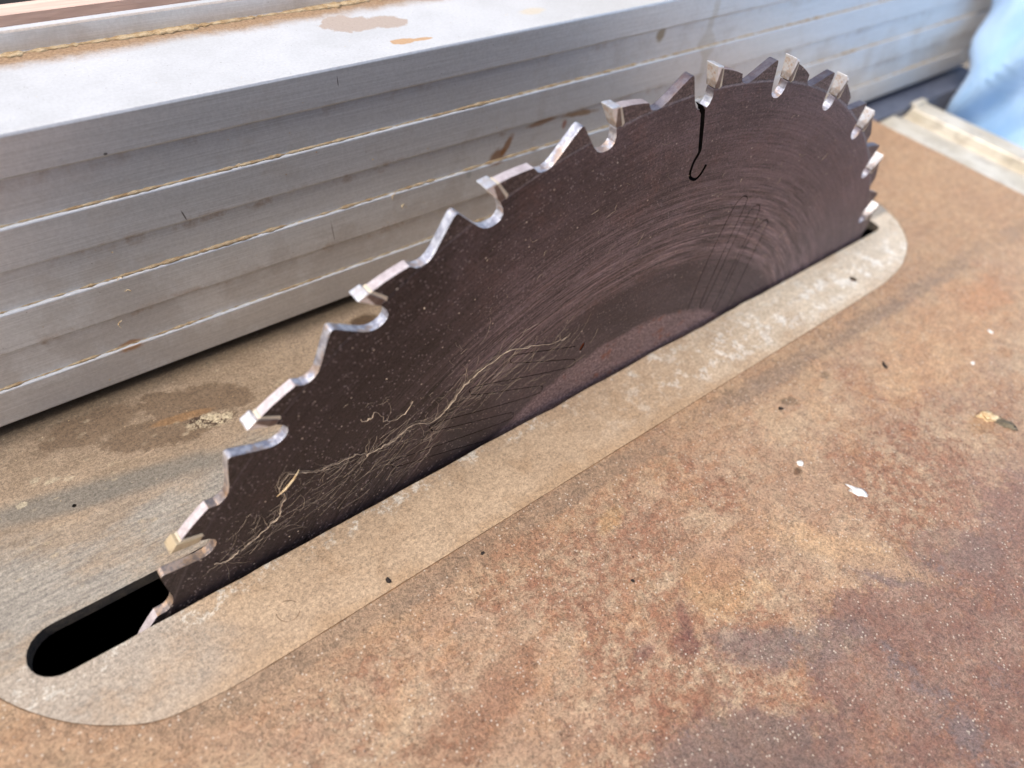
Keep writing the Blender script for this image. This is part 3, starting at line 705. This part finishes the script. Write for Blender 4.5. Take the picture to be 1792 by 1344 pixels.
strand([(-83.8, 14.7), (-80, 14.9), (-76.5, 14.9), (-72.1, 16.7), (-65.8, 14.9), (-62.5, 17), (-59.7, 19.7), (-57.5, 21.8), (-54.5, 24), (-52, 24.8), (-46.4, 26.4), (-38.3, 24.1), (-31.4, 21.6), (-26.6, 21.2)], .13, .1, 'wood_fibre_strand',
       'longest pale branching fibre strand stuck across the middle of the saw blade', 'fibre strand', 40, 2)
strand([(-119.6, 4.4), (-116.5, 3.2), (-113.8, 4.7), (-110, 6), (-107.2, 7.6), (-104.5, 9.6), (-103.6, 12.4), (-102.2, 14.4), (-103.8, 17.4), (-101.7, 20.6), (-97, 18.6), (-94.5, 17.2), (-88, 16.6), (-83.9, 15.2)], .12, .07, 'wood_fibre_strand',
       'thin crooked pale fibre strand low on the left end of the saw blade', 'fibre strand', 22, 5)
strand([(-84.5, 26.8), (-82.2, 25.6), (-81, 27), (-78.6, 22.8), (-76.4, 21.4), (-74.2, 21.9), (-72.2, 25)], .12, .07, 'wood_fibre_strand', 'short wavy single fibre on the dark left part of the saw blade', 'fibre strand', 3, 8)
strand([(-48.5, 34.5), (-43, 36.8), (-37.5, 40.6)], .09, .06, 'wood_fibre_strand', 'straight faint fibre scratch high on the saw blade face', 'fibre strand', 1, 12) if False else None
# flat splinter
V, F = [], []; tube(V, F, [(-104.4, -1.5, 16.0), (-102.6, -1.7, 17.2), (-100.4, -1.7, 19.2), (-98.9, -1.5, 21.0)], [.08, .3, .26, .06], 5)
tag(on_blade(mesh_obj('wood_splinter', V, F, M['chip'])), 'pale flat splinter stuck to the lower left of the saw blade', 'splinter')
# the countless fine ones
V, F = [], []; rf = random.Random(11)
def visible(x, z): 
    r = math.hypot(x, z + D); return r < 139.5 and z > -1 and not (0 < x < 13 and z > 53)
def fine_fibre(x, z, h, L, r, curl):
    p = Vector((x, -1.16, z)); q = [tuple(p)]
    for s in range(6):
        h += rf.gauss(0, .16) + curl; p = p + Vector((cos(h), 0, sin(h))) * L / 6
        if not visible(p.x, p.z): return
        q.append((p.x, -1.14 - .12 * rf.random(), p.z))
    tube(V, F, q, r, 3)
main = catmull([(-119, 3), (-103, 10), (-90, 11), (-80, 12), (-70, 12), (-60, 17), (-52, 22), (-42, 21), (-30, 17)], 10, False)
for _ in range(230):
    bx, bz = rf.choice(main); sp = 3.4
    x = bx + rf.gauss(0, 6); z = bz + rf.gauss(-2, 4.2)
    fine_fibre(x, z, rf.gauss(.45, .33), rf.uniform(1.5, 9), rf.uniform(.016, .032), rf.gauss(0, .06))
for _ in range(80):
    a = rad(rf.uniform(45, 146)); r = rf.uniform(95, 139)
    x, z = r * cos(a), r * sin(a) - D
    fine_fibre(x, z, a + pi / 2 + rf.gauss(0, .9), rf.uniform(.8, 3.5), rf.uniform(.018, .035), rf.gauss(0, .25))
def speck(x, y, z, s, ax):
    k = len(V); a = rf.uniform(0, pi); e = rf.uniform(.35, 1)
    u = Vector((cos(a), 0, sin(a))) if ax == 'y' else Vector((cos(a), sin(a), 0)); nrm = Vector((0, -1, 0)) if ax == 'y' else Vector((0, 0, 1))
    v = nrm.cross(u); c = Vector((x, y, z))
    V.extend([tuple(c + u * s), tuple(c + v * s * e), tuple(c - u * s), tuple(c - v * s * e), tuple(c + nrm * s * .6)])
    F.extend([(k, k + 1, k + 4), (k + 1, k + 2, k + 4), (k + 2, k + 3, k + 4), (k + 3, k, k + 4)])
for _ in range(900):
    a = rad(rf.uniform(38, 148)); r = 139 - abs(rf.gauss(0, 24)); x, z = r * cos(a), r * sin(a) - D
    if visible(x, z): speck(x, -1.09, z, .035 + .08 * rf.random() ** 3 + (.25 if rf.random() < .012 else 0), 'y')
tag(on_blade(mesh_obj('blade_sawdust', V, F, M['fibre'])), 'fine sawdust fibres and specks clinging to the saw blade', 'sawdust', kind='stuff')
# crumbs of sawdust over fence, insert and table
V, F = [], []
for _ in range(170):
    z0 = rf.choice((12.6, 32, 51, 12.6, 32, 40, 25, 8, 60, 46)); x = rf.uniform(-140, 260)
    on = z0 in (12.6, 32, 51); z = z0 + (.3 if on else rf.uniform(-4, 4))
    speck(x, YF - .02 if not on else YF + .3, z, rf.uniform(.08, .25), 'y')
for _ in range(60): speck(rf.uniform(-120, 60), rf.uniform(62, 91), 69.27, rf.uniform(.05, .16), 'z')
for _ in range(9):
    x = rf.uniform(-140, 60); z = rf.choice((12.8, 32.2, 51.2, 21, 36, 28)); h = rf.uniform(0, 3); L = rf.uniform(1, 2.6)
    q = [(x + L * cos(h + .5 * s) * s / 3, YF - .1 - .25 * (s % 2), z + L * sin(h + .5 * s) * s / 3) for s in range(4)]
    tube(V, F, q, [.1, .16, .14, .05], 4)
tag(mesh_obj('fence_sawdust', V, F, M['chip']), 'loose sawdust crumbs and shavings lying on the fence ledges', 'sawdust', kind='stuff')
V, F = [], []
for _ in range(1100):
    x = rf.uniform(-160, 150); y = rf.uniform(-24, 58)
    if -5.5 < y < 8: continue
    speck(x, y, -.115, .06 + .12 * rf.random() ** 2, 'z')
for _ in range(1600):
    x = rf.uniform(-150, 215); y = rf.uniform(-140, -26); speck(x, y, .003, .05 + .1 * rf.random() ** 2, 'z')
for k in range(38):      # loose grains gathered along the front edge of the slot
    x = rf.choice((40, 48, 60, 72, 80, 100, 112, 118, 124)) + rf.gauss(0, 4); speck(x, -5.0 - abs(rf.gauss(0, .5)), -.1, rf.uniform(.12, .35), 'z')
tag(mesh_obj('table_sawdust', V, F, M['chip']), 'fine pale grit and sawdust scattered over the throat plate and table', 'sawdust', kind='stuff')
